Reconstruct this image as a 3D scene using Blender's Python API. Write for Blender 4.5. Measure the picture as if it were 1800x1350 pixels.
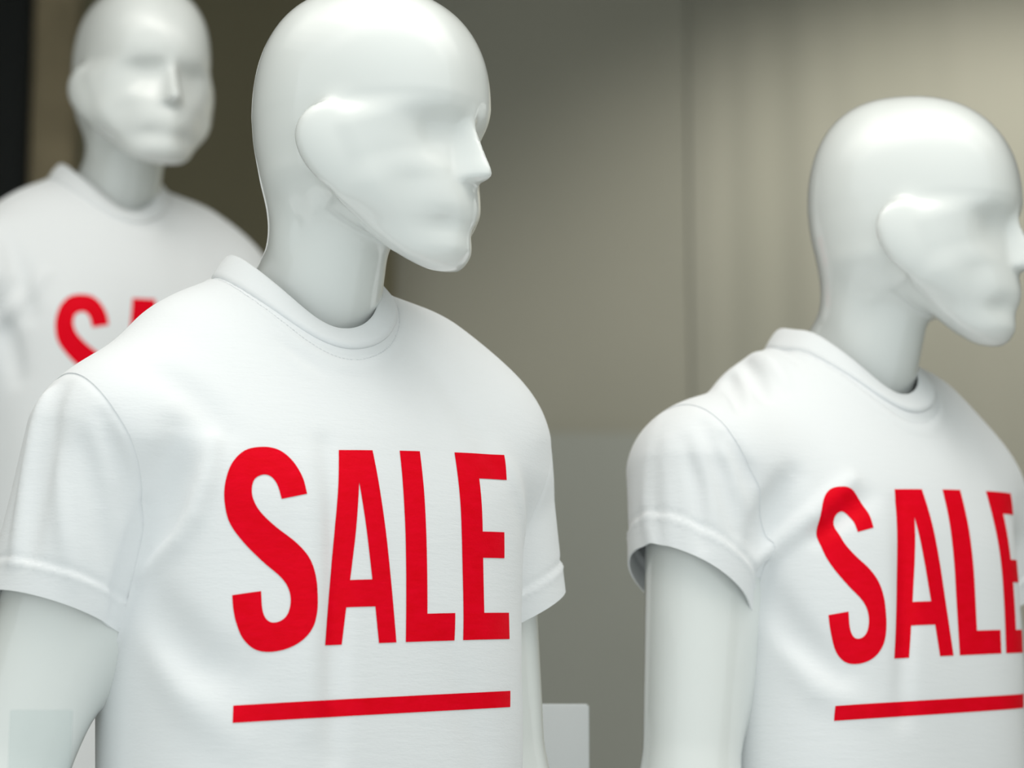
import bpy, bmesh, math, random
import numpy as np
from mathutils import Vector, Matrix
from mathutils.bvhtree import BVHTree
from mathutils.geometry import tessellate_polygon

for o in list(bpy.data.objects):
    bpy.data.objects.remove(o)
scene = bpy.context.scene
COL = scene.collection
R = math.radians

# ------------------------------------------------------------------ camera
cam_data = bpy.data.cameras.new('camera')
cam = bpy.data.objects.new('camera', cam_data)
COL.objects.link(cam)
cam.location = (0, 0, 1.17)
cam.rotation_euler = (R(90 + 10.1), 0, 0)
cam_data.sensor_width = 36.0
cam_data.lens = 85.0
cam_data.clip_start = 0.05
cam_data.dof.use_dof = True
cam_data.dof.focus_distance = 1.97
cam_data.dof.aperture_fstop = 4.2
scene.camera = cam

# ------------------------------------------------------------------ light
world = bpy.data.worlds.new('street_daylight')
scene.world = world
world.use_nodes = True
bg = world.node_tree.nodes['Background']
bg.inputs[0].default_value = (0.93, 1.0, 0.985, 1)
bg.inputs[1].default_value = 0.83


def area_light(name, loc, rot, sx, sy, power, color):
    d = bpy.data.lights.new(name, 'AREA')
    d.shape = 'RECTANGLE'
    d.size, d.size_y = sx, sy
    d.energy, d.color = power, color
    o = bpy.data.objects.new(name, d)
    o.location, o.rotation_euler = loc, rot
    COL.objects.link(o)
    return o


def spot_light(name, loc, target, power, angle, blend, color, radius=0.05):
    d = bpy.data.lights.new(name, 'SPOT')
    d.energy, d.color = power, color
    d.spot_size, d.spot_blend = R(angle), blend
    d.shadow_soft_size = radius
    o = bpy.data.objects.new(name, d)
    o.location = loc
    o.rotation_euler = (Vector(target) - Vector(loc)).to_track_quat('-Z', 'Y').to_euler()
    COL.objects.link(o)
    return o


for lw, ld, le in ((4.8, 1.9, 11), (4.1, 1.6, 9), (3.4, 1.3, 7), (2.7, 1.0, 6), (2.0, 0.7, 4.5), (1.3, 0.4, 3.5)):
    area_light('ceiling_lamp', (0.1, 1.45, 3.3 - 0.01 / lw), (R(-4), 0, 0), lw, ld, le, (1.0, 0.97, 0.91))
spot_light('wall_spot', (1.25, 4.05, 3.35), (1.15, 4.80, 2.0), 80, 104, 0.6, (1.0, 0.97, 0.87), 0.05)
scene.view_settings.view_transform = 'Standard'
scene.view_settings.look = 'None'
scene.view_settings.gamma = 1.0
scene.view_settings.use_curve_mapping = False
scene.view_settings.exposure = 0.0


# ------------------------------------------------------------------ materials
def new_mat(name):
    m = bpy.data.materials.new(name)
    m.use_nodes = True
    nt = m.node_tree
    return m, nt, nt.nodes['Principled BSDF']


def noise(nt, scale, detail=4.0, rough=0.5, mapping=None):
    tc = nt.nodes.new('ShaderNodeTexCoord')
    n = nt.nodes.new('ShaderNodeTexNoise')
    n.inputs['Scale'].default_value = scale
    n.inputs['Detail'].default_value = detail
    n.inputs['Roughness'].default_value = rough
    if mapping:
        mp = nt.nodes.new('ShaderNodeMapping')
        mp.inputs['Scale'].default_value = mapping
        nt.links.new(tc.outputs['Object'], mp.inputs['Vector'])
        nt.links.new(mp.outputs['Vector'], n.inputs['Vector'])
    else:
        nt.links.new(tc.outputs['Object'], n.inputs['Vector'])
    return n


def bump_from(nt, bsdf, sources, dist):
    prev = None
    for src, strength in sources:
        b = nt.nodes.new('ShaderNodeBump')
        b.inputs['Strength'].default_value = strength
        b.inputs['Distance'].default_value = dist
        nt.links.new(src.outputs['Fac'], b.inputs['Height'])
        if prev:
            nt.links.new(prev.outputs['Normal'], b.inputs['Normal'])
        prev = b
    nt.links.new(prev.outputs['Normal'], bsdf.inputs['Normal'])


def mat_gloss():
    m, nt, b = new_mat('glossy white lacquer')
    b.inputs['Base Color'].default_value = (0.80, 0.83, 0.81, 1)
    b.inputs['Roughness'].default_value = 0.35
    b.inputs['Coat Weight'].default_value = 1.0
    b.inputs['Coat Roughness'].default_value = 0.045
    b.inputs['Coat IOR'].default_value = 1.45
    n = noise(nt, 3.0, 2.0)
    r = nt.nodes.new('ShaderNodeValToRGB')
    r.color_ramp.elements[0].color = (0.79, 0.82, 0.80, 1)
    r.color_ramp.elements[1].color = (0.82, 0.84, 0.825, 1)
    nt.links.new(n.outputs['Fac'], r.inputs['Fac'])
    nt.links.new(r.outputs['Color'], b.inputs['Base Color'])
    return m


def mat_cotton(name='white cotton jersey', rib=False):
    m, nt, b = new_mat(name)
    b.inputs['Base Color'].default_value = (0.86, 0.875, 0.89, 1)
    b.inputs['Roughness'].default_value = 0.9
    b.inputs['Specular IOR Level'].default_value = 0.2
    b.inputs['Sheen Weight'].default_value = 0.15
    b.inputs['Sheen Roughness'].default_value = 0.5
    n1 = noise(nt, 55, 4.0, 0.6, (0.7, 0.7, 4.0))
    n2 = noise(nt, 420, 2.0, 0.6, (0.6, 0.6, 2.2))
    bump_from(nt, b, [(n1, 0.17), (n2, 0.10)], 0.002)
    return m


def mat_print():
    m, nt, b = new_mat('red screen print ink')
    n = noise(nt, 60, 4.0, 0.65, (1, 1, 2.5))
    r = nt.nodes.new('ShaderNodeValToRGB')
    r.color_ramp.elements[0].position = 0.3
    r.color_ramp.elements[1].position = 0.75
    r.color_ramp.elements[0].color = (0.80, 0.0005, 0.010, 1)
    r.color_ramp.elements[1].color = (0.88, 0.001, 0.018, 1)
    nt.links.new(n.outputs['Fac'], r.inputs['Fac'])
    nt.links.new(r.outputs['Color'], b.inputs['Base Color'])
    b.inputs['Roughness'].default_value = 0.5
    b.inputs['Specular IOR Level'].default_value = 0.05
    n1 = noise(nt, 90, 3.0, 0.6, (1, 1, 3.2))
    n2 = noise(nt, 620, 2.0, 0.6)
    bump_from(nt, b, [(n1, 0.14), (n2, 0.12)], 0.002)
    return m


def mat_plain(name, c0, c1, scale, rough=0.8, mapping=None, spec=0.3):
    m, nt, b = new_mat(name)
    n = noise(nt, scale, 4.0, 0.5, mapping)
    r = nt.nodes.new('ShaderNodeValToRGB')
    r.color_ramp.elements[0].position = 0.3
    r.color_ramp.elements[1].position = 0.7
    r.color_ramp.elements[0].color = (*c0, 1)
    r.color_ramp.elements[1].color = (*c1, 1)
    nt.links.new(n.outputs['Fac'], r.inputs['Fac'])
    nt.links.new(r.outputs['Color'], b.inputs['Base Color'])
    b.inputs['Roughness'].default_value = rough
    b.inputs['Specular IOR Level'].default_value = spec
    return m


GLOSS = mat_gloss()
COTTON = mat_cotton()
PRINT = mat_print()
THREAD = mat_plain('grey white sewing thread', (0.74, 0.76, 0.78), (0.82, 0.84, 0.86), 200)


# ------------------------------------------------------------------ object helpers
def tag(o, label=None, cat=None, group=None, kind=None):
    if label:
        o['label'] = label
    if cat:
        o['category'] = cat
    if group:
        o['group'] = group
    if kind:
        o['kind'] = kind
    return o


def mesh_obj(name, verts, faces, mat, parent=None, smooth=True):
    me = bpy.data.meshes.new(name)
    v = np.asarray(verts, dtype=np.float32)
    f = np.asarray(faces)
    if f.dtype == object or f.ndim != 2:
        me.from_pydata([tuple(map(float, p)) for p in v], [], [list(map(int, q)) for q in faces])
    else:
        n = f.shape[1]
        me.vertices.add(len(v))
        me.vertices.foreach_set('co', v.ravel())
        me.loops.add(f.size)
        me.loops.foreach_set('vertex_index', f.astype(np.int32).ravel())
        me.polygons.add(len(f))
        me.polygons.foreach_set('loop_start', np.arange(0, f.size, n, dtype=np.int32))
        me.update(calc_edges=True)
        me.validate()
    if smooth:
        me.polygons.foreach_set('use_smooth', np.ones(len(me.polygons), dtype=bool))
    me.materials.append(mat)
    me.update()
    o = bpy.data.objects.new(name, me)
    COL.objects.link(o)
    if parent:
        o.parent = parent
    return o


def box(name, lo, hi, mat, parent=None, bevel=0.004):
    bm = bmesh.new()
    bmesh.ops.create_cube(bm, size=1.0)
    for v in bm.verts:
        for i in range(3):
            v.co[i] = lo[i] if v.co[i] < 0 else hi[i]
    if bevel:
        bmesh.ops.bevel(bm, geom=bm.edges[:], offset=bevel, segments=2, affect='EDGES')
    me = bpy.data.meshes.new(name)
    bm.to_mesh(me)
    bm.free()
    me.materials.append(mat)
    o = bpy.data.objects.new(name, me)
    COL.objects.link(o)
    if parent:
        o.parent = parent
    return o


# ------------------------------------------------------------------ the shop-window room
M_WALL = mat_plain('warm grey plaster', (0.33, 0.325, 0.275), (0.37, 0.36, 0.305), 1.2)
M_DADO = mat_plain('cool grey plaster', (0.335, 0.345, 0.315), (0.37, 0.38, 0.35), 1.2)
M_BROWN = mat_plain('dark brown panel', (0.165, 0.148, 0.092), (0.18, 0.162, 0.102), 1.5, 0.7, (3, 1, 0.5))
M_BROWN2 = mat_plain('mottled brown panel', (0.24, 0.20, 0.125), (0.48, 0.39, 0.25), 3.0, 0.7, (2, 1, 1))
M_BLACK = mat_plain('black gap fill', (0.008, 0.010, 0.010), (0.012, 0.014, 0.014), 2.0, 0.6)
M_FLOOR = mat_plain('pale grey floor', (0.52, 0.53, 0.52), (0.58, 0.58, 0.57), 2.0, 0.5)
M_CEIL = mat_plain('white ceiling paint', (0.70, 0.70, 0.68), (0.75, 0.75, 0.73), 2.0)
M_CURTAIN = mat_plain('grey beige curtain cloth', (0.36, 0.355, 0.30), (0.40, 0.39, 0.335), 1.5, 0.9, (3, 1, 0.3))
M_WHITE = mat_plain('white board', (0.88, 0.90, 0.91), (0.91, 0.93, 0.94), 3.0, 0.5)

S = 'structure'
tag(box('floor', (-2.6, 1.0, -0.1), (2.6, 5.5, 0.0), M_FLOOR, bevel=0), kind=S)
tag(box('ceiling', (-2.6, 1.0, 3.4), (2.6, 5.5, 3.5), M_CEIL, bevel=0), kind=S)
tag(box('wall_back', (-2.6, 5.3, 0.0), (2.6, 5.4, 3.4), M_WALL, bevel=0), kind=S)
tag(box('wall_right', (2.5, 1.0, 0.0), (2.6, 5.3, 3.4), M_WALL, bevel=0), kind=S)
tag(box('wall_left', (-2.6, 1.0, 0.0), (-2.5, 5.3, 3.4), M_BROWN, bevel=0), kind=S)
tag(box('trim_1', (-0.245, 5.20, 0.0), (0.52, 5.30, 1.99), M_DADO, bevel=0.01), kind=S)
tag(box('trim_2', (-0.955, 5.12, 0.0), (-0.262, 5.30, 3.4), M_BROWN, bevel=0.01), kind=S)
tag(box('trim_3', (-1.060, 5.13, 0.0), (-0.957, 5.30, 3.4), M_BROWN2, bevel=0.01), kind=S)
tag(box('trim_4', (-1.35, 5.10, 0.0), (-1.062, 5.30, 3.4), M_BLACK, bevel=0.01), kind=S)  # near-black slab: the darkness of the gap beside the panels is its colour

# pale drape hanging in soft folds over the right half of the back wall
cv, cf = [], []
nxc = 260
for i in range(nxc + 1):
    x = 0.40 + 1.5 * i / nxc
    dep = 0.014 + 0.0045 * math.sin(2 * math.pi * (x - 0.40) / 0.118) * (0.55 + 0.45 * math.sin(4.1 * x)) + 0.006 * math.sin(2 * math.pi * (x - 0.66) / 0.37)
    dep *= min(1.0, (x - 0.395) / 0.12)
    for j, z in enumerate((0.02, 1.2, 2.2, 3.38)):
        cv.append((x, 5.297 - dep * (1.0 - 0.05 * j), z))
for i in range(nxc):
    for j in range(3):
        a = i * 4 + j
        cf.append((a, a + 4, a + 5, a + 1))
cur = mesh_obj('curtain', cv, np.array(cf), M_CURTAIN)
so = cur.modifiers.new('cloth', 'SOLIDIFY')
so.thickness, so.offset = 0.002, 0
tag(cur, 'pale grey beige curtain hanging in soft folds along the back wall', 'curtain')


# ------------------------------------------------------------------ signed-distance sculpting
def smin(a, b, k):
    h = np.clip(0.5 + 0.5 * (b - a) / k, 0, 1)
    return b + (a - b) * h - k * h * (1 - h)


def smax(a, b, k):
    return -smin(-a, -b, k)


def sstep(a, b, x):
    t = np.clip((x - a) / (b - a), 0, 1)
    return t * t * (3 - 2 * t)


class Spline:
    """smooth 1-D interpolation through a table (monotone cubic)"""

    def __init__(self, xs, ys):
        self.x = np.array(xs, float)
        self.y = np.array(ys, float)
        h = np.diff(self.x)
        d = np.diff(self.y) / h
        m = np.zeros(len(self.x))
        m[0], m[-1] = d[0], d[-1]
        for i in range(1, len(d)):
            if d[i - 1] * d[i] > 0:
                w1, w2 = 2 * h[i] + h[i - 1], h[i] + 2 * h[i - 1]
                m[i] = (w1 + w2) / (w1 / d[i - 1] + w2 / d[i])
        self.m = m

    def __call__(self, q):
        q = np.clip(q, self.x[0], self.x[-1])
        i = np.clip(np.searchsorted(self.x, q, side='right') - 1, 0, len(self.x) - 2)
        h = self.x[i + 1] - self.x[i]
        t = (q - self.x[i]) / h
        t2, t3 = t * t, t * t * t
        return ((2 * t3 - 3 * t2 + 1) * self.y[i] + (t3 - 2 * t2 + t) * h * self.m[i]
                + (3 * t2 - 2 * t3) * self.y[i + 1] + (t3 - t2) * h * self.m[i + 1])


def cone(x, f, z, a, b, ra, rb, sf=1.0):
    """round-ended tapered limb between two points (x, f, z)"""
    ax, af, az = a
    dx, df, dz = b[0] - ax, b[1] - af, b[2] - az
    px, pf, pz = x - ax, f - af, z - az
    t = np.clip((px * dx + pf * df + pz * dz) / (dx * dx + df * df + dz * dz), 0, 1)
    qx, qf, qz = px - t * dx, (pf - t * df) / sf, pz - t * dz
    return np.sqrt(qx * qx + qf * qf + qz * qz) - (ra + (rb - ra) * t)


def axis(segments):
    out = [segments[0][0]]
    for a, b, h in segments:
        n = max(1, int(round((b - a) / h)))
        out += list(a + (b - a) * np.arange(1, n + 1) / n)
    return np.array(out)


def polygonise(fn, xs, fs, zs, stride=4, band=2.2, newton=3):
    """surface nets over a rectilinear grid; fn(x, f, z) < 0 inside"""
    nx, nf, nz = len(xs), len(fs), len(zs)
    cx, cf, cz = xs[::stride], fs[::stride], zs[::stride]
    g = np.meshgrid(cx, cf, cz, indexing='ij')
    coarse = fn(g[0].ravel(), g[1].ravel(), g[2].ravel()).reshape(g[0].shape)
    step = max(np.diff(xs).max(), np.diff(fs).max(), np.diff(zs).max()) * stride
    cb = coarse
    D = np.repeat(np.repeat(np.repeat(cb, stride, 0), stride, 1), stride, 2)[:nx, :nf, :nz].copy()
    near = np.abs(D) < step * band
    ii, jj, kk = np.nonzero(near)
    D[ii, jj, kk] = fn(xs[ii], fs[jj], zs[kk])
    ins = D < 0
    c = np.zeros((nx - 1, nf - 1, nz - 1), np.int8)
    for a in (0, 1):
        for b in (0, 1):
            for d in (0, 1):
                c += ins[a:nx - 1 + a, b:nf - 1 + b, d:nz - 1 + d]
    act = (c > 0) & (c < 8)
    I, J, K = np.nonzero(act)
    vid = -np.ones(act.shape, np.int64)
    vid[I, J, K] = np.arange(len(I))
    acc = np.zeros((len(I), 3))
    cnt = np.zeros(len(I))
    P = (xs, fs, zs)
    corners = [(a, b, d) for a in (0, 1) for b in (0, 1) for d in (0, 1)]
    for m in range(8):
        for n in range(m + 1, 8):
            A, B = corners[m], corners[n]
            if sum(abs(A[q] - B[q]) for q in range(3)) != 1:
                continue
            da = D[I + A[0], J + A[1], K + A[2]]
            db = D[I + B[0], J + B[1], K + B[2]]
            cr = (da < 0) != (db < 0)
            t = np.where(cr, da / np.where(cr, da - db, 1), 0)
            pa = np.stack([xs[I + A[0]], fs[J + A[1]], zs[K + A[2]]], 1)
            pb = np.stack([xs[I + B[0]], fs[J + B[1]], zs[K + B[2]]], 1)
            acc += np.where(cr[:, None], pa + (pb - pa) * t[:, None], 0)
            cnt += cr
    V = acc / cnt[:, None]
    quads = []
    # x edges
    for ax in range(3):
        a = ins[:-1, 1:-1, 1:-1] if ax == 0 else (ins[1:-1, :-1, 1:-1] if ax == 1 else ins[1:-1, 1:-1, :-1])
        b = ins[1:, 1:-1, 1:-1] if ax == 0 else (ins[1:-1, 1:, 1:-1] if ax == 1 else ins[1:-1, 1:-1, 1:])
        i, j, k = np.nonzero(a != b)
        s = a[i, j, k]
        if ax == 0:
            q = [vid[i, j, k], vid[i, j + 1, k], vid[i, j + 1, k + 1], vid[i, j, k + 1]]
        elif ax == 1:
            q = [vid[i, j, k], vid[i, j, k + 1], vid[i + 1, j, k + 1], vid[i + 1, j, k]]
        else:
            q = [vid[i, j, k], vid[i + 1, j, k], vid[i + 1, j + 1, k], vid[i, j + 1, k]]
        q = np.stack(q, 1)
        q[~s] = q[~s][:, ::-1]
        quads.append(q)
    Q = np.concatenate(quads)
    Q = Q[(Q >= 0).all(1)][:, ::-1]
    for _ in range(newton):
        n, d = gradient(fn, V)
        g2 = (n * n).sum(1)
        st = -d / np.maximum(g2, 0.05)
        dv = n * st[:, None]
        ln = np.sqrt((dv * dv).sum(1))
        lim = 0.0025
        dv *= np.minimum(1, lim / np.maximum(ln, 1e-9))[:, None]
        V = V + dv
    return V, Q


def gradient(fn, V, e=0.0006):
    x, f, z = V[:, 0], V[:, 1], V[:, 2]
    d = fn(x, f, z)
    gx = (fn(x + e, f, z) - fn(x - e, f, z)) / (2 * e)
    gf = (fn(x, f + e, z) - fn(x, f - e, z)) / (2 * e)
    gz = (fn(x, f, z + e) - fn(x, f, z - e)) / (2 * e)
    return np.stack([gx, gf, gz], 1), d


def clip_mesh(V, T, g):
    """keep the part of a triangle mesh where the vertex field g < 0"""
    ins = g < 0
    n = ins[T].sum(1)
    keep = T[n == 3]
    cross = T[(n == 1) | (n == 2)]
    newv, cache, extra = [], {}, []
    base = len(V)

    def cut(a, b):
        key = (a, b) if a < b else (b, a)
        if key not in cache:
            t = g[a] / (g[a] - g[b])
            newv.append(V[a] + (V[b] - V[a]) * t)
            cache[key] = base + len(newv) - 1
        return cache[key]

    for t in cross:
        t = [int(q) for q in t]
        k = [bool(ins[q]) for q in t]
        while not (k[0] and not k[2]):
            t = t[1:] + t[:1]
            k = k[1:] + k[:1]
        if k[1]:
            p, q = cut(t[1], t[2]), cut(t[2], t[0])
            extra += [(t[0], t[1], p), (t[0], p, q)]
        else:
            p, q = cut(t[0], t[1]), cut(t[2], t[0])
            extra.append((t[0], p, q))
    V2 = np.concatenate([V, np.array(newv).reshape(-1, 3)])
    T2 = np.concatenate([keep, np.array(extra, dtype=np.int64).reshape(-1, 3)])
    used = np.unique(T2)
    rm = -np.ones(len(V2), np.int64)
    rm[used] = np.arange(len(used))
    return V2[used], rm[T2]


def tris(Q):
    return np.concatenate([Q[:, [0, 1, 2]], Q[:, [0, 2, 3]]])


def shell(V, T, n, th):
    """give an open cloth surface a thickness: outer face, inner face and the rim between them"""
    N = len(V)
    e = np.concatenate([T[:, [0, 1]], T[:, [1, 2]], T[:, [2, 0]]])
    key = np.sort(e, axis=1)
    kk = key[:, 0] * N + key[:, 1]
    _, inv, cnt = np.unique(kk, return_inverse=True, return_counts=True)
    b = e[cnt[inv] == 1]
    # the rim has vertices of its own so that its shading stays off the faces
    u, ri = np.unique(b, return_inverse=True)
    ri = ri.reshape(b.shape) + 2 * N
    M = len(u)
    rim = np.concatenate([np.stack([ri[:, 1], ri[:, 0], ri[:, 0] + M], 1), np.stack([ri[:, 1], ri[:, 0] + M, ri[:, 1] + M], 1)])
    W = V - n * th
    return np.concatenate([V, W, V[u], W[u]]), np.concatenate([T, T[:, ::-1] + N, rim])


def to_local(V):
    """(x, f, z) -> blender local, the figure faces -Y"""
    return np.stack([V[:, 0], -V[:, 1], V[:, 2]], 1)


# ------------------------------------------------------------------ the mannequin's head (head frame: x side, f forward, z above chin)
ZB = 0.135
F_PROF = Spline([-0.03, 0.0, 0.008, 0.018, 0.027, 0.034, 0.041, 0.050, 0.068, 0.09, 0.102, 0.114, 0.125, ZB],
                [0.080, 0.0890, 0.0945, 0.0970, 0.0970, 0.0985, 0.1015, 0.1030, 0.1015, 0.1000, 0.0990, 0.1000, 0.1040, 0.1060])
B_PROF = Spline([-0.03, 0.03, 0.06, 0.09, 0.115, ZB], [-0.055, -0.066, -0.074, -0.082, -0.087, -0.089])
W_PROF = Spline([-0.03, 0.0, 0.03, 0.06, 0.09, 0.115, ZB], [0.040, 0.047, 0.059, 0.069, 0.0725, 0.0755, 0.0765])
JAW = Spline([-0.12, -0.03, 0.0, 0.02, 0.045, 0.065, 0.080, 0.09, 0.10, 0.13], [0.02, 0.050, 0.070, 0.0600, 0.034, 0.0175, 0.0100, 0.0075, 0.0105, 0.03])
JAW_W = Spline([-0.02, 0.02, 0.045, 0.065, 0.080, 0.095], [0.068, 0.066, 0.056, 0.045, 0.033, 0.015])
JAW_C = Spline([-0.03, 0.0, 0.05, 0.095], [0.3, 1.15, 0.75, 0.15])
NOSE_F = Spline([0.055, 0.066, 0.0735, 0.09, 0.105, 0.122], [0.098, 0.1065, 0.1190, 0.1130, 0.1070, 0.1000])
NOSE_W = Spline([0.055, 0.066, 0.075, 0.09, 0.105, 0.122], [0.013, 0.0135, 0.0125, 0.0100, 0.0080, 0.0075])


def head_sdf(x, f, z):
    F, B, W = F_PROF(z), B_PROF(z), W_PROF(z)
    f0 = -0.006
    W = W * (1 - 0.22 * sstep(0.03, -0.025, f) * sstep(0.085, 0.045, z))
    ax = np.abs(x)
    du = np.where(f > f0, (f - f0) / (F - f0), (f0 - f) / (f0 - B))
    dv = ax / W
    n = np.where(f > f0, 1.95 + 0.40 * sstep(0.04, 0.13, z), 2.15)
    rp = (np.maximum(du, 1e-5) ** n + np.maximum(dv, 1e-5) ** n) ** (1 / n)
    w = np.maximum(z - ZB, 0) / 0.104
    m = 2.35
    r = (rp ** m + w ** m) ** (1 / m)
    d = (r - 1) * 0.083
    front = sstep(0.0, 0.05, f)
    # eye hollows, cheek hollows, brow, temples
    ex = (ax - 0.030) / 0.024
    ez = (z - 0.1075 - 0.08 * (ax - 0.030)) / np.where(z > 0.1075, 0.0115, 0.0300)
    d = d + 0.0064 * np.exp(-ex * ex - ez * ez) * front
    cx = (f - 0.070) / 0.021
    cz = (z - 0.063) / np.where(z > 0.063, 0.014, 0.026)
    d = d + 0.0042 * np.exp(-cx * cx - cz * cz) * sstep(0.02, 0.05, ax)
    mx = (ax - 0.022) / 0.011
    d = d + 0.0024 * np.exp(-mx * mx - ((z - 0.034) / 0.008) ** 2) * front
    # jaw underside
    jz = JAW(f)
    e = 0.004
    sl = (JAW(f + e) - JAW(f - e)) / (2 * e)
    jc = JAW_C(f)
    cut = (jz - jc * 0.024 * np.tanh((JAW_W(f) - ax) / 0.024) - z) / np.sqrt(1 + sl * sl + jc * jc)
    d = smax(d, cut, 0.0065 + 0.006 * sstep(0.07, 0.10, f) + 0.012 * sstep(0.0, -0.03, f))
    # nose
    nf, nw = NOSE_F(z), NOSE_W(z)
    dn = ((np.maximum((f - 0.088) / (nf - 0.088), 1e-5) ** 1.7 + np.maximum(ax / nw, 1e-5) ** 1.7) ** (1 / 1.7) - 1) * np.minimum(nw, 0.011)
    dn = smax(dn, 0.0665 - z - (f - 0.1165) * 0.25, 0.004)
    dn = smax(dn, z - 0.128, 0.012)
    dn = smax(dn, 0.08 - f, 0.004)
    d = smin(d, dn, 0.0075)
    # ear: a blunt shell whose rear rim stands off the head
    pf, pz = f - 0.026, z - 0.0890
    ux, uz = -0.34, 0.94
    e1 = pf * ux + pz * uz
    e2 = pf * uz - pz * ux
    t = e1 / 0.0375
    ww = 0.0255 * (1.0 + 0.20 * t)
    off = ax - (0.0735 + 0.007 * t - 0.36 * e2)
    de = (np.sqrt(t * t + (e2 / ww) ** 2 + (off / 0.0120) ** 2) - 1) * 0.0120
    d = smin(d, de, 0.006 + 0.020 * sstep(-0.008, 0.022, e2) * sstep(0.9, 0.2, t) + 0.012 * sstep(-0.4, -1.0, t))
    return d


# ------------------------------------------------------------------ the whole figure (figure frame: x left side, f forward, z up)
CHIN = 1.6015
HEAD_SCALE = 1.055
NECK_TOP = (0.0, 0.043, 1.69)


def make_body_sdf(P):
    cy, sy = math.cos(P['head_yaw']), math.sin(P['head_yaw'])
    shs, elbs, wrs = {}, {}, {}
    for s in (-1, 1):
        a = P['arm'][s]
        shs[s] = np.array([s * P['sh_x'][0 if s < 0 else 1], -0.01, P['sh_z'][0 if s < 0 else 1]])
        d = np.array([s * a['out'], a['fwd'], -1.0])
        elbs[s] = shs[s] + d / np.linalg.norm(d) * 0.30
        d2 = np.array([s * a['out2'], a['fwd2'], -1.0])
        wrs[s] = elbs[s] + d2 / np.linalg.norm(d2) * 0.25

    def fn(x, f, z):
        out = np.full(x.shape, 0.5)
        # head
        hm = z > CHIN - 0.06
        if hm.any():
            X, Fh = x[hm] - NECK_TOP[0], f[hm] - NECK_TOP[1]
            hx = X * cy - Fh * sy
            hf = X * sy + Fh * cy
            k = HEAD_SCALE
            out[hm] = head_sdf(hx / k, (hf - 0.021) / k, (z[hm] - CHIN) / k) * k
        nm = (z > 1.35)
        if nm.any():
            xx, ff, zz = x[nm], f[nm], z[nm]
            dn = cone(xx, ff, zz, (0, -0.043, 1.50), (0, 0.041, 1.675), 0.064, 0.0445, 1.17)
            kk = 0.010 + 0.015 * sstep(0.03, -0.02, ff - NECK_TOP[1])
            o = smin(out[nm], dn, kk)
            tr = smin(cone(xx, ff, zz, (0, -0.045, 1.545), (-0.16, -0.02, 1.485), 0.052, 0.045),
                      cone(xx, ff, zz, (0, -0.045, 1.545), (0.16, -0.02, 1.50), 0.052, 0.045), 0.02)
            out[nm] = smin(o, tr, 0.055)
        tm = (z > 0.75) & (z < 1.6)
        if tm.any():
            xx, ff, zz = x[tm], f[tm], z[tm]
            dz = np.maximum(np.abs(zz - 1.17) - 0.33, 0)
            A = Spline([0.8, 0.95, 1.08, 1.3, 1.45, 1.55], [0.155, 0.165, 0.142, 0.165, 0.165, 0.12])(zz)
            Bq = Spline([0.8, 0.95, 1.08, 1.3, 1.45, 1.55], [0.105, 0.11, 0.095, 0.108, 0.095, 0.06])(zz)
            r = ((np.abs(xx) / A) ** 2.3 + (np.abs(ff + 0.01) / Bq) ** 2.3) ** (1 / 2.3)
            d = (r - 1) * 0.10
            d = smax(d, np.abs(zz - 1.17) - 0.36, 0.08)
            out[tm] = smin(out[tm], d, 0.03)
        for s in (-1, 1):
            am = (x * s > 0.08) & (z < 1.6) & (z > 0.6)
            if am.any():
                xx, ff, zz = x[am], f[am], z[am]
                d = cone(xx, ff, zz, shs[s], elbs[s], 0.056, 0.042)
                d = smin(d, cone(xx, ff, zz, elbs[s], wrs[s], 0.0415, 0.026), 0.02)
                w, dr = wrs[s], (wrs[s] - elbs[s]) / 0.25
                d = smin(d, cone(xx, ff, zz, w, w + dr * 0.085, 0.020, 0.024, 1.7), 0.02)
                for q, ln in ((-1.5, 0.075), (-0.5, 0.088), (0.5, 0.083), (1.5, 0.065)):
                    b = w + dr * 0.085 + np.array([0, q * 0.019, 0])
                    d = smin(d, cone(xx, ff, zz, b, b + dr * ln + np.array([-s * 0.012, 0.004 * q, 0]), 0.0095, 0.0075), 0.006)
                b = w + dr * 0.03 + np.array([0, 0.03, 0])
                d = smin(d, cone(xx, ff, zz, b, b + dr * 0.055 + np.array([-s * 0.015, 0.022, 0]), 0.012, 0.008), 0.008)
                out[am] = smin(out[am], d, 0.03)
            lm = (x * s > -0.05) & (z < 1.0)
            if lm.any():
                xx, ff, zz = x[lm], f[lm], z[lm]
                hip, kn, an = (s * 0.085, -0.01, 0.90), (s * 0.10, 0.0, 0.50), (s * 0.115, -0.02, 0.09)
                d = cone(xx, ff, zz, hip, kn, 0.085, 0.055)
                d = smin(d, cone(xx, ff, zz, kn, an, 0.056, 0.035), 0.03)
                d = smin(d, cone(xx, ff, zz, (s * 0.115, -0.04, 0.032), (s * 0.135, 0.16, 0.026), 0.036, 0.028), 0.03)
                d = smax(d, -z[lm] + 0.002, 0.006)
                out[lm] = smin(out[lm], d, 0.02)
        return out
    return fn, shs, elbs


# ------------------------------------------------------------------ the T-shirt
T_A = Spline([0.80, 0.95, 1.10, 1.20, 1.32, 1.42, 1.52, 1.60], [0.186, 0.180, 0.174, 0.174, 0.174, 0.176, 0.178, 0.178])
T_F = Spline([0.80, 0.95, 1.10, 1.20, 1.30, 1.38, 1.46, 1.52, 1.60], [0.126, 0.124, 0.124, 0.127, 0.129, 0.127, 0.118, 0.104, 0.085])
T_B = Spline([0.80, 0.95, 1.10, 1.20, 1.35, 1.45, 1.55, 1.62], [-0.125, -0.118, -0.115, -0.12, -0.13, -0.13, -0.118, -0.105])
HEM_Z = 0.86
HOLE = (-0.009, -0.001, 0.073, 0.086)   # centre x, centre f, half x, half f


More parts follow.
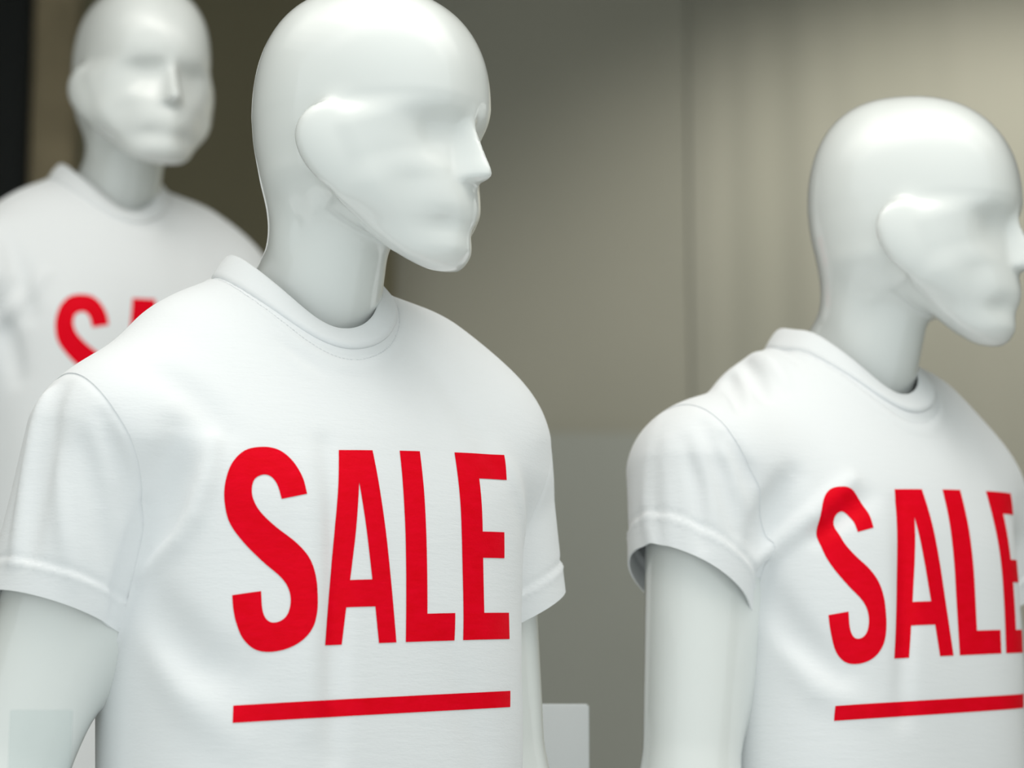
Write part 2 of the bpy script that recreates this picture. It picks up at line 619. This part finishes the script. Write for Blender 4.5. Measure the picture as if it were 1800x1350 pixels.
def sleeve_dir(P, s):
    d = np.array([s * P['sl_out'][0 if s < 0 else 1], P['arm'][s]['fwd'], -1.0])
    return d / np.linalg.norm(d)


def make_shirt_sdf(P, shs, elbs):
    sl = P['slope']
    wr = P['wrinkles']

    def torso(x, f, z):
        A, F, B = T_A(z) * np.where(x < 0, P['girth'][0], P['girth'][1]), T_F(z), T_B(z)
        du = np.where(f > 0, f / F, f / B)
        n = np.where(f > 0, 2.9, 2.4)
        r = (np.maximum(np.abs(du), 1e-5) ** n + np.maximum(np.abs(x) / A, 1e-5) ** n) ** (1 / n)
        d = (r - 1) * np.minimum(A, 0.125)
        ax = np.sqrt(x * x + 0.03 ** 2) - 0.03
        s = np.where(x < 0, sl[0], sl[1])
        ff = f + 0.03
        top = 1.640 - 0.012 * sstep(0.0, 0.06, x) - s * ax - np.where(ff > 0, 6.5, 9.0) * ff * ff
        dt = (z - top) * 0.80
        return smax(d, dt, 0.05)

    def tube(x, f, z, s):
        dr = sleeve_dir(P, s)
        e = shs[s] + dr * (P['sleeve_len'] + 0.04)
        q = cone(x, f, z, shs[s] + np.array([s * 0.004, 0, -0.008]), e, 0.068, P['sleeve_r'], 1.12)
        return smax(q, (x - e[0]) * dr[0] + (f - e[1]) * dr[1] + (z - e[2]) * dr[2], 0.004)

    def split(V, s):
        x, f, z = V.T
        plane = seam_field(x, z, s)
        t = sstep(1.415, 1.365, z)
        out = np.where(t < 1, plane, 0) * (1 - t)
        m = t > 0
        cr = np.full(x.shape, -1.0)
        mm = m & (x * s > 0.05)
        cr[mm] = np.clip(torso(x[mm], f[mm], z[mm]) - tube(x[mm], f[mm], z[mm], s), -0.05, 0.05)
        return np.where(m, out + cr * t, plane)

    def fn(x, f, z):
        d = torso(x, f, z)
        for s in (-1, 1):
            m = x * s > 0.05
            if m.any():
                xx, ff, zz = x[m], f[m], z[m]
                q = tube(xx, ff, zz, s)
                dd = d[m]
                under = sstep(1.40, 1.46, zz)
                k = 0.010 + 0.035 * under
                d[m] = smin(dd, q, k)
        for pts, amp, wid in wr:
            lo, hi = pts.min(0) - 2.6 * wid, pts.max(0) + 2.6 * wid
            m = (x > lo[0]) & (x < hi[0]) & (f > lo[1]) & (f < hi[1]) & (z > lo[2]) & (z < hi[2])
            if not m.any():
                continue
            q = np.stack([x[m], f[m], z[m]], 1)
            best = np.full(len(q), 9.0)
            along = np.zeros(len(q))
            n = len(pts) - 1
            for k in range(n):
                dv = pts[k + 1] - pts[k]
                t = np.clip(((q - pts[k]) @ dv) / (dv @ dv), 0, 1)
                dd = ((q - pts[k] - t[:, None] * dv) ** 2).sum(1)
                c = dd < best
                best[c] = dd[c]
                along[c] = (k + t[c]) / n
            env = np.exp(-best / (wid * wid)) * (0.25 + 0.75 * np.sin(np.pi * (0.08 + 0.84 * along)))
            d[m] -= amp * env
        # faint waviness of loose cloth
        d = d - 0.0009 * np.sin(31 * x + 17 * z + P['seed']) * np.sin(23 * z - 19 * f + 2 * P['seed'])
        return d
    return fn, split


def seam_field(x, z, s):
    """> 0 on the sleeve side of the shoulder seam"""
    return x * s - (0.172 + 0.050 * sstep(1.38, 1.54, z))


# letters of the print in flat print coordinates (metres; u across, v up)
S_OUT = [(397, 374, 1), (384, 310, 0), (350, 248, 0), (302, 209, 0), (240, 198, 0), (172, 210, 0), (117, 258, 0), (87, 330, 0), (83, 400, 0),
         (100, 470, 0), (150, 540, 0), (220, 610, 0), (285, 665, 0), (315, 705, 0), (325, 750, 0), (315, 795, 0), (290, 820, 0), (255, 826, 0),
         (230, 810, 0), (217, 775, 0), (213, 714, 1), (106, 723, 1), (110, 770, 0), (121, 820, 0), (146, 875, 0), (190, 915, 0), (245, 928, 0),
         (312, 920, 0), (370, 893, 0), (410, 848, 0), (427, 790, 0), (428, 720, 0), (420, 660, 0), (395, 600, 0), (345, 545, 0), (270, 488, 0),
         (215, 435, 0), (190, 390, 0), (186, 350, 0), (200, 315, 0), (235, 300, 0), (265, 310, 0), (285, 340, 0), (297, 390, 1)]


def smooth_poly(pts, n=5):
    """Catmull-Rom through the points, corners (flag 1) kept sharp"""
    out = []
    N = len(pts)
    for i in range(N):
        p0, p1, p2, p3 = pts[i - 1], pts[i], pts[(i + 1) % N], pts[(i + 2) % N]
        a, b, c, d = (np.array(p[:2], float) for p in (p0, p1, p2, p3))
        if p1[2] and p2[2]:
            out.append(tuple(b))
            continue
        if p1[2]:
            a = b - (c - b)
        if p2[2]:
            d = c + (c - b)
        for k in range(n):
            t = k / n
            out.append(tuple(0.5 * ((2 * b) + (c - a) * t + (2 * a - 5 * b + 4 * c - d) * t * t + (3 * b - a - 3 * c + d) * t ** 3)))
    return out


def letter_shapes(P):
    u0, wS, wA, wL, wE, gap = P['print']['u0'], P['print']['S'], P['print']['A'], P['print']['L'], P['print']['E'], P['print']['gap']
    v0, v1 = P['print']['v0'], P['print']['v1']
    H = v1 - v0
    shapes = []
    s = smooth_poly(S_OUT)
    shapes.append(('S', [[(u0 + (p[0] - 83) / 345 * wS, v1 + 0.02 * H - (p[1] - 198) / 730 * H * 1.04) for p in s]]))
    u = u0 + wS + gap
    a = [(0, 0), (.25, 0), (.305, .187), (.695, .187), (.75, 0), (1, 0), (.735, 1), (.265, 1)]
    ai = [(.50, .83), (.35, .325), (.65, .325)]
    shapes.append(('A', [[(u + p[0] * wA, v0 + p[1] * H) for p in a], [(u + p[0] * wA, v0 + p[1] * H) for p in ai]]))
    u += wA + gap * 1.0
    l = [(0, 0), (1, 0), (1, .142), (.42, .142), (.42, 1), (0, 1)]
    shapes.append(('L', [[(u + p[0] * wL, v0 + p[1] * H) for p in l]]))
    u += wL + gap * 1.0
    e = [(0, 0), (1, 0), (1, .14), (.40, .14), (.40, .432), (.88, .432), (.88, .572), (.40, .572), (.40, .86), (1, .86), (1, 1), (0, 1)]
    shapes.append(('E', [[(u + p[0] * wE, v0 + p[1] * H) for p in e]]))
    vb = P['print']['bar']
    # (the bar below the letters)
    shapes.append(('bar', [[(u0 + 0.008, vb - 0.0065), (u + wE, vb - 0.0065), (u + wE, vb + 0.0065), (u0 + 0.008, vb + 0.0065)]]))
    tl = P['print']['tilt']
    return [(k, [[(u, v + tl * u) for u, v in lp] for lp in loops]) for k, loops in shapes]


def flat_mesh(loops, cell):
    vecs = [[Vector((q[0] * 10, q[1] * 10, 0)) for q in lp] for lp in loops]
    bm = bmesh.new()
    vs = [bm.verts.new(v) for lp in vecs for v in lp]
    for t in tessellate_polygon(vecs):
        bm.faces.new([vs[i] for i in t])
    bmesh.ops.remove_doubles(bm, verts=bm.verts[:], dist=1e-5)
    c = cell * 10
    for axis_ in (0, 1):
        lo = min(v.co[axis_] for v in bm.verts)
        hi = max(v.co[axis_] for v in bm.verts)
        k = lo + c
        no = Vector((1, 0, 0)) if axis_ == 0 else Vector((0, 1, 0))
        while k < hi:
            bmesh.ops.bisect_plane(bm, geom=bm.verts[:] + bm.edges[:] + bm.faces[:], plane_co=no * k, plane_no=no, dist=1e-5)
            k += c
    bmesh.ops.triangulate(bm, faces=[fc for fc in bm.faces if len(fc.verts) > 4])
    bm.verts.ensure_lookup_table()
    V = np.array([v.co[:2] for v in bm.verts]) / 10
    Fc = [[v.index for v in fc.verts] for fc in bm.faces]
    bm.free()
    return V, Fc


class Wrap:
    """maps flat print coordinates on to the front of a shirt, true to length across the chest"""

    def __init__(self, V, T):
        L = to_local(V)
        self.bvh = BVHTree.FromPolygons([tuple(p) for p in L], [tuple(int(i) for i in t) for t in T])
        self.zs = np.arange(1.19, 1.50, 0.006)
        self.xs = np.arange(-0.184, 0.1841, 0.004)
        Y = np.zeros((len(self.zs), len(self.xs)))
        for i, z in enumerate(self.zs):
            for j, x in enumerate(self.xs):
                hit = self.bvh.ray_cast(Vector((x, -0.6, z)), Vector((0, 1, 0)), 0.7)
                Y[i, j] = hit[0].y if hit[0] else 0.0
        self.u = np.zeros_like(Y)
        mid = len(self.xs) // 2
        seg = np.sqrt(np.diff(self.xs)[None, :] ** 2 + np.diff(Y, axis=1) ** 2)
        # even out along z so that small folds do not shear the print
        for _ in range(6):
            seg[1:-1] = (seg[:-2] + 2 * seg[1:-1] + seg[2:]) / 4
        cum = np.concatenate([np.zeros((len(self.zs), 1)), np.cumsum(seg, axis=1)], axis=1)
        self.u = cum - cum[:, mid:mid + 1]

    def point(self, u, v, lift):
        t = (v - self.zs[0]) / (self.zs[1] - self.zs[0])
        i = int(min(max(math.floor(t), 0), len(self.zs) - 2))
        t = min(max(t - i, 0), 1)
        x = (1 - t) * np.interp(u, self.u[i], self.xs) + t * np.interp(u, self.u[i + 1], self.xs)
        hit = self.bvh.ray_cast(Vector((x, -0.6, v)), Vector((0, 1, 0)), 0.7)
        if hit[0] is None:
            return None
        n = hit[1]
        if n.y > 0:
            n = -n
        return hit[0] + n * lift


def build_print(P, wrap, shirt, cell):
    names = {'S': 'printed_letter', 'A': 'printed_letter', 'L': 'printed_letter', 'E': 'printed_letter', 'bar': 'printed_underline'}
    for key, loops in letter_shapes(P):
        V, Fc = flat_mesh(loops, cell)
        pts = [wrap.point(u, v, 0.00045) for u, v in V]
        ok = [p is not None for p in pts]
        Fc = [q for q in Fc if all(ok[i] for i in q)]
        pts = [p if p is not None else Vector((0, 0, 1.3)) for p in pts]
        # face outwards
        o = mesh_obj(names[key], [tuple(p) for p in pts], np.array(Fc, dtype=object), PRINT, shirt)
        o['label'] = 'red printed ' + ('underline bar' if key == 'bar' else 'letter ' + key)


def build_collar(P, sfn, shirt, n=220):
    cx, cf, hx, hf = HOLE
    rings, outer = [], []
    for k in range(n):
        a = 2 * math.pi * k / n
        dx, df = math.sin(a), math.cos(a)
        # surface height of the shirt over a plan position
        def zsurf(x, f):
            zz = np.arange(1.75, 1.42, -0.001)
            v = sfn(np.full(zz.shape, x), np.full(zz.shape, f), zz)
            i = int(np.argmax(v < 0))
            return zz[i] if v[i] < 0 else 1.5
        x0, f0 = cx + hx * dx, cf + hf * df
        outer.append((x0, f0, zsurf(x0, f0)))
        rings.append((dx, df))
    Z = np.array([o[2] for o in outer])
    for _ in range(25):
        Z = (np.roll(Z, 1) + 2 * Z + np.roll(Z, -1)) / 4
    prof = []
    W = P['collar_w']
    verts = []
    nr = 12
    st = []
    for k in range(n):
        dx, df = rings[k]
        x0, f0, _ = outer[k]
        z0 = Z[k]
        nrm = np.array([dx / hx, df / hf])
        nrm /= np.linalg.norm(nrm)
        front = max(df, 0)
        back = max(-df, 0)
        inward = 0.0125 + 0.0020 * front - 0.004 * back
        rise = W * (0.74 + 0.10 * (1 - front)) * (1 - 0.25 * max(dx, 0))
        base = np.array([x0 + nrm[0] * 0.0012, f0 + nrm[1] * 0.0012, z0 + 0.0004])
        tip = np.array([x0 - nrm[0] * inward, f0 - nrm[1] * inward, z0 + rise])
        d = tip - base
        L = np.linalg.norm(d)
        d /= L
        o3 = np.array([nrm[0], nrm[1], 0.0])
        o3 -= d * o3.dot(d)
        o3 /= np.linalg.norm(o3)
        shape = [(-0.03, 0.0006), (0.04, 0.0022), (0.2, 0.0024), (0.5, 0.0025), (0.8, 0.0020), (0.95, 0.0013), (1.01, 0.0004), (1.0, -0.0008),
                 (0.9, -0.0016), (0.5, -0.0014), (0.1, -0.0016), (-0.06, -0.0016)]
        for t, h in shape:
            verts.append(base + d * (t * L) + o3 * h)
        st.append((base, d, o3))
    faces = []
    for k in range(n):
        k2 = (k + 1) % n
        for j in range(nr):
            j2 = (j + 1) % nr
            faces.append((k * nr + j, k * nr + j2, k2 * nr + j2, k2 * nr + j))
    o = mesh_obj('collar', to_local(np.array(verts)), np.array(faces), COTTON, shirt)
    o['label'] = 'ribbed white crew neck collar band'
    return o


def build_stitches(pts, nrm, parent, name, length=0.0022, gap=0.0034, w=0.00035, h=0.0004):
    """a row of short raised thread dashes along a polyline"""
    pts = np.asarray(pts)
    seg = np.linalg.norm(np.diff(pts, axis=0), axis=1)
    s = np.concatenate([[0], np.cumsum(seg)])
    V, Fc = [], []
    q = 0.0
    while q + length < s[-1]:
        a = np.array([np.interp(q, s, pts[:, i]) for i in range(3)])
        b = np.array([np.interp(q + length, s, pts[:, i]) for i in range(3)])
        n = np.array([np.interp(q, s, nrm[:, i]) for i in range(3)])
        t = (b - a) / max(np.linalg.norm(b - a), 1e-9)
        sd = np.cross(t, n)
        i0 = len(V)
        V += [a - sd * w, a + sd * w, b + sd * w, b - sd * w, a * 0.7 + b * 0.3 + n * h, a * 0.3 + b * 0.7 + n * h]
        Fc += [(i0, i0 + 1, i0 + 4), (i0 + 1, i0 + 2, i0 + 5), (i0 + 1, i0 + 5, i0 + 4), (i0 + 2, i0 + 3, i0 + 5), (i0 + 3, i0, i0 + 4), (i0 + 3, i0 + 4, i0 + 5)]
        q += gap
    o = mesh_obj(name, to_local(np.array(V)), np.array(Fc), THREAD, parent)
    o['kind'] = 'stuff'
    return o


def build_mannequin(P):
    q = P['quality']
    bfn, shs, elbs = make_body_sdf(P)
    h = 0.0028 * q
    xs = axis([(-0.62, -0.32, 0.012), (-0.32, -0.11, 0.006), (-0.11, 0.13, h), (0.13, 0.32, 0.006), (0.32, 0.62, 0.012)])
    fs = axis([(-0.30, -0.09, 0.007), (-0.09, 0.20, h), (0.20, 0.34, 0.008)])
    zs = axis([(-0.02, 0.60, 0.010), (0.60, 1.46, 0.0065), (1.46, 1.60, 0.005), (1.60, 1.875, h)])
    V, Q = polygonise(bfn, xs, fs, zs)
    root = mesh_obj('mannequin', to_local(V), Q, GLOSS)
    tag(root, P['label'], 'mannequin', 'white mannequins in sale shirts')
    root.location = P['loc']
    root.rotation_euler = (0, 0, P['yaw'])

    sfn, split = make_shirt_sdf(P, shs, elbs)
    hs = 0.003 * q
    xs = axis([(-0.40, 0.40, hs)])
    fs = axis([(-0.22, 0.24, hs)])
    zs = axis([(0.83, 1.12, 0.008), (1.12, 1.70, hs)])
    V, Q = polygonise(sfn, xs, fs, zs)
    T = tris(Q)
    x, f, z = V.T
    g = HEM_Z - z
    V, T = clip_mesh(V, T, g)
    x, f, z = V.T
    rr = np.sqrt(((x - HOLE[0]) / HOLE[2]) ** 2 + ((f - HOLE[1]) / HOLE[3]) ** 2)
    V, T = clip_mesh(V, T, np.where(z > 1.44, 1.0 - rr, -1.0))
    rr = np.sqrt(((V[:, 0] - HOLE[0]) / HOLE[2]) ** 2 + ((V[:, 1] - HOLE[1]) / HOLE[3]) ** 2)
    near = (V[:, 2] > 1.44) & (rr < 1.2)
    n, _ = gradient(sfn, V[near])
    n /= np.maximum(np.linalg.norm(n, axis=1), 1e-6)[:, None]
    V[near] -= n * (0.0011 * np.exp(-((rr[near] - 1.05) / 0.016) ** 2) - 0.0006 * np.exp(-((rr[near] - 1.10) / 0.025) ** 2))[:, None]
    x, f, z = V.T
    gs = np.maximum(split(V, 1), split(V, -1))
    Vb, Tb = clip_mesh(V, T, gs)
    n, _ = gradient(sfn, Vb)
    n /= np.maximum(np.linalg.norm(n, axis=1), 1e-6)[:, None]
    Vs, Ts = shell(Vb, Tb, n, 0.0012)
    shirt = mesh_obj('t_shirt', to_local(Vs), Ts, COTTON, root)
    shirt['label'] = 'white cotton crew neck T-shirt with red SALE print'
    for s in (-1, 1):
        V1, T1 = clip_mesh(V, T, -split(V, s))
        dr = sleeve_dir(P, s)
        e = shs[s] + dr * P['sleeve_len']
        hd = np.array(P['hem_n'][s]); hd = hd / np.linalg.norm(hd)
        g = (V1 - e) @ hd
        V1, T1 = clip_mesh(V1, T1, g)
        # turned-up hem: a slightly thicker band with a ridge at its stitch line
        g = (V1 - e) @ hd
        n, _ = gradient(sfn, V1)
        n /= np.maximum(np.linalg.norm(n, axis=1), 1e-6)[:, None]
        band = 0.022
        lift = 0.0010 * sstep(-band - 0.001, -band + 0.002, g) + 0.0011 * np.exp(-((g + band - 0.001) / 0.0022) ** 2) - 0.0010 * np.exp(-((g + band + 0.004) / 0.0025) ** 2)
        sf = split(V1, s)
        lift = lift - 0.0010 * np.exp(-(sf / 0.0035) ** 2)
        V1 = V1 + n * lift[:, None]
        V1, T1 = shell(V1, T1, n, 0.0018)
        mesh_obj('sleeve', to_local(V1), T1, COTTON, shirt)
    build_collar(P, sfn, shirt)
    if q < 1.3:
        bv = BVHTree.FromPolygons([tuple(p) for p in Vb], [tuple(int(i) for i in t) for t in Tb])
        pts, nrm = [], []
        for k in range(241):
            a = 2 * math.pi * k / 240
            h = bv.ray_cast(Vector((HOLE[0] + HOLE[2] * 1.05 * math.sin(a), HOLE[1] + HOLE[3] * 1.05 * math.cos(a), 1.75)), Vector((0, 0, -1)), 0.4)
            if h[0]:
                nn = h[1] if h[1].z > 0 else -h[1]
                pts.append(h[0] + nn * 0.0002)
                nrm.append(nn)
        st = build_stitches(pts, np.array(nrm), shirt, 'collar_stitching')
    wrap = Wrap(Vb, Tb)
    build_print(P, wrap, shirt, 0.004 * q)
    return root


# ------------------------------------------------------------------ the three mannequins
def folds(rows):
    return [(np.array(p, float), a * 1.3, w) for p, a, w in rows]


W1 = folds([
    ([(-0.176, 0.045, 1.352), (-0.159, 0.079, 1.378), (-0.151, 0.088, 1.396), (-0.144, 0.093, 1.421), (-0.137, 0.095, 1.455)], 0.0048, 0.0085),
    ([(-0.174, 0.055, 1.374), (-0.168, 0.069, 1.398), (-0.163, 0.075, 1.426), (-0.160, 0.082, 1.460)], -0.0075, 0.0150),
    ([(-0.172, 0.054, 1.515), (-0.150, 0.074, 1.494), (-0.128, 0.093, 1.464)], -0.0042, 0.0140),
    ([(-0.174, 0.050, 1.340), (-0.161, 0.076, 1.308), (-0.147, 0.093, 1.286), (-0.122, 0.110, 1.274)], -0.0055, 0.0190),
    ([(-0.172, 0.060, 1.300), (-0.150, 0.090, 1.255), (-0.120, 0.110, 1.225)], 0.0030, 0.0160),
    ([(-0.050, 0.112, 1.455), (-0.045, 0.126, 1.358), (-0.046, 0.128, 1.291), (-0.046, 0.128, 1.215)], -0.0038, 0.0095),
    ([(-0.066, 0.112, 1.440), (-0.066, 0.124, 1.330), (-0.068, 0.126, 1.235)], 0.0022, 0.0110),
    ([(-0.238, -0.004, 1.500), (-0.246, -0.004, 1.465), (-0.251, -0.003, 1.424), (-0.258, 0.002, 1.365)], 0.0055, 0.0075),
    ([(-0.232, 0.013, 1.500), (-0.240, 0.017, 1.458), (-0.246, 0.016, 1.418), (-0.251, 0.016, 1.370)], -0.0040, 0.0090),
    ([(-0.213, 0.055, 1.470), (-0.197, 0.060, 1.425), (-0.186, 0.055, 1.385)], -0.0036, 0.0085),
    ([(-0.205, 0.060, 1.440), (-0.190, 0.060, 1.400), (-0.182, 0.050, 1.365)], 0.0026, 0.0070),
    ([(-0.224, 0.045, 1.450), (-0.213, 0.052, 1.399), (-0.199, 0.048, 1.350)], -0.0034, 0.0090),
    ([(-0.240, 0.030, 1.440), (-0.236, 0.038, 1.390), (-0.226, 0.040, 1.345)], 0.0022, 0.0090),
    ([(-0.070, 0.073, 1.543), (-0.057, 0.084, 1.531), (-0.042, 0.093, 1.518)], -0.0018, 0.0055),
    ([(0.070, 0.078, 1.540), (0.088, 0.094, 1.500), (0.114, 0.100, 1.455)], -0.0022, 0.0150),
    ([(0.165, 0.070, 1.400), (0.150, 0.090, 1.430), (0.125, 0.103, 1.465)], 0.0028, 0.0110),
    ([(-0.176, 0.052, 1.405), (-0.182, 0.042, 1.375), (-0.186, 0.034, 1.345), (-0.188, 0.026, 1.320)], -0.0065, 0.0075),
    ([(0.060, 0.125, 1.300), (0.090, 0.124, 1.220), (0.110, 0.120, 1.150)], -0.0022, 0.0160),
])
W3 = folds([
    ([(-0.186, 0.056, 1.392), (-0.171, 0.062, 1.409), (-0.151, 0.086, 1.433), (-0.112, 0.101, 1.468)], 0.0062, 0.0085),
    ([(-0.195, 0.059, 1.412), (-0.180, 0.069, 1.441), (-0.166, 0.080, 1.468)], -0.0085, 0.0120),
    ([(-0.150, 0.090, 1.415), (-0.120, 0.105, 1.440), (-0.095, 0.112, 1.455)], -0.0040, 0.0090),
    ([(-0.220, 0.050, 1.500), (-0.210, 0.061, 1.473), (-0.203, 0.064, 1.450)], -0.0040, 0.0080),
    ([(-0.120, -0.030, 1.592), (-0.141, 0.005, 1.573), (-0.158, 0.036, 1.545)], -0.0060, 0.0075),
    ([(-0.072, -0.036, 1.622), (-0.094, 0.003, 1.602), (-0.100, 0.030, 1.583)], -0.0038, 0.0080),
    ([(-0.145, -0.025, 1.575), (-0.167, 0.003, 1.558), (-0.195, 0.041, 1.530)], -0.0055, 0.0075),
    ([(-0.106, -0.030, 1.602), (-0.120, 0.005, 1.590), (-0.130, 0.036, 1.566)], 0.0035, 0.0080),
    ([(-0.069, 0.113, 1.445), (-0.073, 0.122, 1.362), (-0.080, 0.122, 1.255)], -0.0035, 0.0110),
    ([(-0.184, 0.042, 1.380), (-0.164, 0.070, 1.330), (-0.140, 0.099, 1.290)], -0.0055, 0.0150),
    ([(-0.175, 0.060, 1.330), (-0.150, 0.090, 1.280), (-0.115, 0.112, 1.262)], 0.0028, 0.0140),
    ([(-0.232, -0.021, 1.525), (-0.250, -0.013, 1.490), (-0.257, -0.013, 1.448), (-0.265, 0.003, 1.395)], 0.0045, 0.0070),
    ([(-0.232, 0.034, 1.512), (-0.226, 0.050, 1.465), (-0.218, 0.056, 1.418)], -0.0042, 0.0090),
    ([(-0.243, 0.023, 1.497), (-0.243, 0.036, 1.455), (-0.244, 0.042, 1.405)], -0.0034, 0.0080),
    ([(-0.250, 0.006, 1.500), (-0.254, 0.012, 1.450), (-0.257, 0.016, 1.400)], 0.0026, 0.0070),
])
W2 = folds([
    ([(-0.170, 0.058, 1.515), (-0.157, 0.083, 1.459), (-0.147, 0.092, 1.410)], -0.0060, 0.0140),
    ([(-0.177, 0.058, 1.410), (-0.165, 0.070, 1.378), (-0.155, 0.080, 1.335)], -0.0060, 0.0140),
    ([(-0.180, 0.050, 1.390), (-0.160, 0.080, 1.420), (-0.130, 0.098, 1.460)], 0.0050, 0.0110),
])
PRINT_LAYOUT = dict(u0=-0.135, S=0.071, A=0.063, L=0.047, E=0.058, gap=0.0085, v0=1.302, v1=1.455, bar=1.2535, tilt=0.07)
BASE = dict(girth=(1.0, 1.0), slope=(0.485, 0.22), sh_x=(0.172, 0.156), sh_z=(1.468, 1.487), sl_out=(0.31, 0.28), sleeve_len=0.152, sleeve_r=0.049, collar_w=0.024, seed=0.3, wrinkles=W1, print=PRINT_LAYOUT)

M1 = dict(BASE, label='nearest white mannequin, head in sharp focus, wearing a white T-shirt printed SALE', loc=(-0.167, 2.0, 0), yaw=R(33), head_yaw=R(27),
          arm={-1: dict(out=0.26, fwd=-0.10, out2=0.1, fwd2=0.2), 1: dict(out=0.12, fwd=0.0, out2=0.05, fwd2=0.2)},
          hem_n={-1: (-0.35, 0.0, -1), 1: (0.55, 0.0, -1)}, quality=1.0)
M3 = dict(BASE, label='white mannequin at the right edge, cut off by the frame, wearing a white SALE T-shirt', loc=(0.334, 2.31, 0), yaw=R(38), head_yaw=R(27),
          arm={-1: dict(out=0.13, fwd=0.04, out2=0.05, fwd2=0.25), 1: dict(out=0.20, fwd=0.0, out2=0.05, fwd2=0.2)},
          hem_n={-1: (-0.72, 0.0, -1), 1: (0.45, 0.0, -1)}, quality=1.15, seed=1.7, girth=(1.0, 0.80), wrinkles=W3, print=dict(PRINT_LAYOUT, u0=-0.155, S=0.0585, A=0.070, L=0.060, E=0.056, v0=1.313, v1=1.466, bar=1.268), slope=(0.46, 0.22), sh_x=(0.188, 0.142), sh_z=(1.484, 1.487), sl_out=(0.20, 0.28), sleeve_len=0.118)
M2 = dict(BASE, label='blurred white mannequin behind on the left, facing forward in a white SALE T-shirt', loc=(-0.506, 3.0, 0.353), yaw=R(33), head_yaw=R(-2),
          arm={-1: dict(out=0.20, fwd=0.0, out2=0.05, fwd2=0.2), 1: dict(out=0.20, fwd=0.0, out2=0.05, fwd2=0.2)},
          hem_n={-1: (-0.25, 0.0, -1), 1: (0.25, 0.0, -1)}, quality=1.5, seed=3.1, wrinkles=W2, print=dict(PRINT_LAYOUT, u0=-0.123, v0=1.286, v1=1.439, bar=1.239))
for P in (M1, M3, M2):
    build_mannequin(P)

# ------------------------------------------------------------------ props
pl = box('display_plinth', (-0.85, 2.72, 0.0), (-0.16, 3.3, 0.353), M_WHITE)
tag(pl, 'white display plinth under the blurred mannequin on the left', 'plinth')

board = box('display_board', (-0.20, 2.255, 0.012), (0.0712, 2.285, 1.271), M_WHITE, bevel=0.0015)
box('board_foot', (-0.20, 2.22, 0.0), (0.0712, 2.36, 0.012), M_WHITE, board, 0.002)
tag(board, 'white freestanding board behind the nearest mannequin, beside its far arm', 'board')


def mat_stand_in():
    m, nt, b = new_mat('faint see-through stand-in')
    b.inputs["Base Color"].default_value = (0.60, 0.62, 0.62, 1)
    b.inputs['Roughness'].default_value = 0.4
    tr = nt.nodes.new('ShaderNodeBsdfTransparent')
    tr.inputs['Color'].default_value = (0.97, 0.99, 0.99, 1)
    mx = nt.nodes.new('ShaderNodeMixShader')
    mx.inputs['Fac'].default_value = 0.12
    nt.links.new(tr.outputs[0], mx.inputs[1])
    nt.links.new(b.outputs[0], mx.inputs[2])
    nt.links.new(mx.outputs[0], nt.nodes['Material Output'].inputs['Surface'])
    return m


ac = box('stand_in_panel', (-0.3585, 1.740, 0.008), (-0.3140, 1.744, 1.2437), mat_stand_in(), bevel=0.0006)  # made-up panel, added to stand in for a faint rectangle over the arm
box('stand_in_foot', (-0.3785, 1.70, 0.0), (-0.294, 1.784, 0.008), M_WHITE, ac, 0.001)
tag(ac, 'narrow frosted acrylic panel in front of the nearest mannequin\'s bare arm', 'panel')
